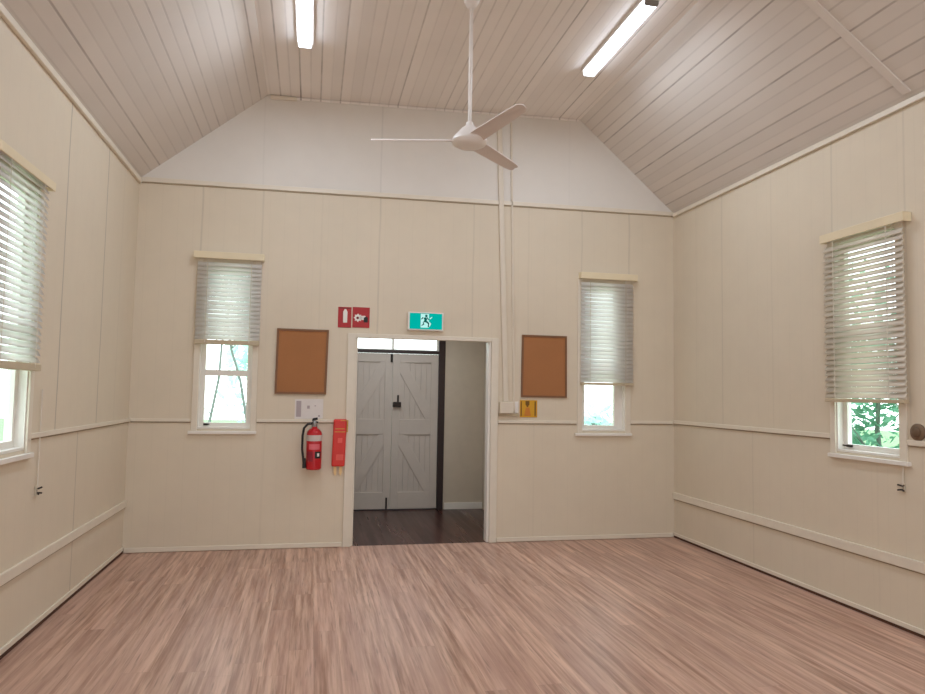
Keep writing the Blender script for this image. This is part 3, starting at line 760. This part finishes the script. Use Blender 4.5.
# ------------------------------------------------------------------ outside
m = MB(); m.box(-40, 46, -40, 50, -.9, -.8)
g = tag(m.build('ground', M['grass']), 'lawn outside the hall seen through the windows', 'ground', kind='structure')
def tree(name, loc, H, tr, crown, n, leaf, label, cat, group, lean=(0, 0), trunk_mat='bark', size=.16, seed=1):
    rnd = random.Random(seed)
    x, y, z = loc
    r = thing(name, loc, label, cat, group)
    pts = [(x+lean[0]*k/6+.03*math.sin(k*2.1), y+lean[1]*k/6, z+H*k/6) for k in range(7)]
    m = MB(); m.tube(pts, [tr*(1-.08*k) for k in range(7)], 8)
    for k in range(6):
        i = rnd.randint(2, 5); p = Vector(pts[i]); a = rnd.uniform(0, 6.28); L = crown[0]*rnd.uniform(.4, .8)
        m.tube([tuple(p), tuple(p+Vector((math.cos(a)*L*.5, math.sin(a)*L*.5, L*.35))), tuple(p+Vector((math.cos(a)*L, math.sin(a)*L, L*.8)))], [tr*.4, tr*.25, tr*.1], 5)
    m.build('trunk', M[trunk_mat], r)
    m = MB(); cx, cy, cz = x+lean[0]*crown[2], y+lean[1]*crown[2], z+H*crown[2]
    blobs = [(rnd.gauss(0, .45), rnd.gauss(0, .45), rnd.gauss(0, .45)) for _ in range(14)]
    for k in range(n):
        b = blobs[k % 14]
        p = Vector((cx+(b[0]+rnd.gauss(0, .22))*crown[0], cy+(b[1]+rnd.gauss(0, .22))*crown[0], cz+(b[2]+rnd.gauss(0, .22))*crown[1]))
        if p.z < z+.02: p.z = z+.02+rnd.random()*.4
        a = Vector((rnd.gauss(0, 1), rnd.gauss(0, 1), rnd.gauss(0, 1))).normalized(); b_ = a.orthogonal().normalized()
        s = size*rnd.uniform(.6, 1.3)
        V = [m.v(tuple(p+a*s)), m.v(tuple(p+b_*s*.4)), m.v(tuple(p-a*s)), m.v(tuple(p-b_*s*.4))]
        m.b.faces.new(V)
    m.build('foliage', M[leaf], r)
GZ = -.8
tree('shrub', (9.0, .3, GZ), 2.4, .05, (1.1, 1.4, .85), 4200, 'leaf', 'leafy green shrub close outside the right wall window', 'shrub', 'greenery outside', seed=2, size=.075)
tree('tree', (13.2, 9.0, GZ), 5.5, .12, (2.3, 2.4, .72), 2400, 'leaf_dark', 'dark green tree farther outside the right wall window', 'tree', 'greenery outside', seed=3, size=.14)
tree('tree', (17.5, .5, GZ), 6.0, .14, (2.3, 2.8, .75), 2000, 'leaf', 'tall green tree seen through the upper slats of the right blind', 'tree', 'greenery outside', seed=4, size=.15)
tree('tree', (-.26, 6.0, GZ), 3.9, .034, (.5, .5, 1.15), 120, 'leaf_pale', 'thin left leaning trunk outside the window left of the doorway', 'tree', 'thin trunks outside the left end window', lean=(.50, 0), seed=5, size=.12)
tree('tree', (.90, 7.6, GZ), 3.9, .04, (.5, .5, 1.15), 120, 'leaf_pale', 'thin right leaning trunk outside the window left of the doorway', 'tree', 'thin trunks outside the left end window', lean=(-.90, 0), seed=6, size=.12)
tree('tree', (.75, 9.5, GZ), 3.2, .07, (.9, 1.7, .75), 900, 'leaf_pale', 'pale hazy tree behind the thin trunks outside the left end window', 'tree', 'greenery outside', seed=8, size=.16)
tree('shrub', (8.4, 8.2, GZ), 2.0, .05, (.5, .5, .85), 160, 'leaf_pale', 'pale shrub outside the window right of the doorway', 'shrub', 'greenery outside', seed=9)
tree('tree', (-6.5, 3.5, GZ), 5.0, .12, (2.4, 2.4, .7), 900, 'leaf_dark', 'green tree outside the left wall window', 'tree', 'greenery outside', seed=10, size=.22)

# ------------------------------------------------------------------ light
w = bpy.data.worlds.new('overcast_sky'); S.world = w; w.use_nodes = True
nt = w.node_tree; bg = nt.nodes['Background']
tc = nt.nodes.new('ShaderNodeTexCoord'); sx = nt.nodes.new('ShaderNodeSeparateXYZ'); nt.links.new(tc.outputs['Generated'], sx.inputs[0])
cr = nt.nodes.new('ShaderNodeValToRGB'); nt.links.new(sx.outputs[2], cr.inputs[0])
cr.color_ramp.elements[0].position = .0; cr.color_ramp.elements[0].color = (.95, 1.0, .99, 1)
cr.color_ramp.elements[1].position = .8; cr.color_ramp.elements[1].color = (.78, .90, 1.0, 1)
nt.links.new(cr.outputs[0], bg.inputs[0]); bg.inputs[1].default_value = 5.0
def area(name, loc, rot, sx_, sy_, power, col):
    l = bpy.data.lights.new(name, 'AREA'); l.shape = 'RECTANGLE'; l.size = sx_; l.size_y = sy_; l.energy = power; l.color = col
    o = bpy.data.objects.new(name, l); o.location = loc; o.rotation_euler = rot; COL.objects.link(o); return o
WARM = (.90, 1.0, 1.13)
for x, y in ((1.615, -1.915), (4.32, -1.89)):
    area('tube_fill_lamp', (x, y, CZL+(CZR-CZL)*(x-CXL)/(CXR-CXL)-.081), (0, 0, 0), .1, 1.2, 24, WARM)
for x in (1.6, 4.3):
    for y in (-5.4, -8.6):
        area('tube_fill_lamp', (x, y, 4.62), (0, 0, 0), .14, 1.3, 30, WARM)  # unseen fill lamps added behind the camera, without fittings
area('rear_fill', (2.9, YF+.05, 1.9), (R_(90), 0, 0), 3.0, 1.8, 62, (.90, 1.0, 1.12))  # unseen fill light added at the windowless rear wall
area('vestibule_fill', (2.8, 1.0, VH-.03), (0, 0, 0), .8, .4, 20, (.93, 1.0, 1.08))  # unseen light added to brighten the entry

# ------------------------------------------------------------------ camera
f, yaw, pitch, roll = 699.42, .2119, .0651, .0170
cy, sy, cp, sp_, crr, srr = math.cos(yaw), math.sin(yaw), math.cos(pitch), math.sin(pitch), math.cos(roll), math.sin(roll)
F = Vector((sy*cp, cy*cp, sp_)); R0 = Vector((cy, -sy, 0)); U0 = R0.cross(F)
R = crr*R0+srr*U0; U = -srr*R0+crr*U0
cam = bpy.data.cameras.new('camera'); co = bpy.data.objects.new('camera', cam); COL.objects.link(co)
cam.sensor_width = 36; cam.sensor_fit = 'HORIZONTAL'; cam.lens = f/925*36; cam.clip_start = .05
mat = Matrix((R, U, -F)).transposed().to_4x4(); mat.translation = Vector((1.7587, -7.5, 1.6245))
co.matrix_world = mat
S.camera = co
S.view_settings.view_transform = 'Standard'
S.view_settings.look = 'None'
S.view_settings.exposure = -0.22
try:
    S.cycles.max_bounces = 10; S.cycles.diffuse_bounces = 6; S.cycles.sample_clamp_indirect = 4.0
    S.cycles.use_denoising = True
except Exception: pass
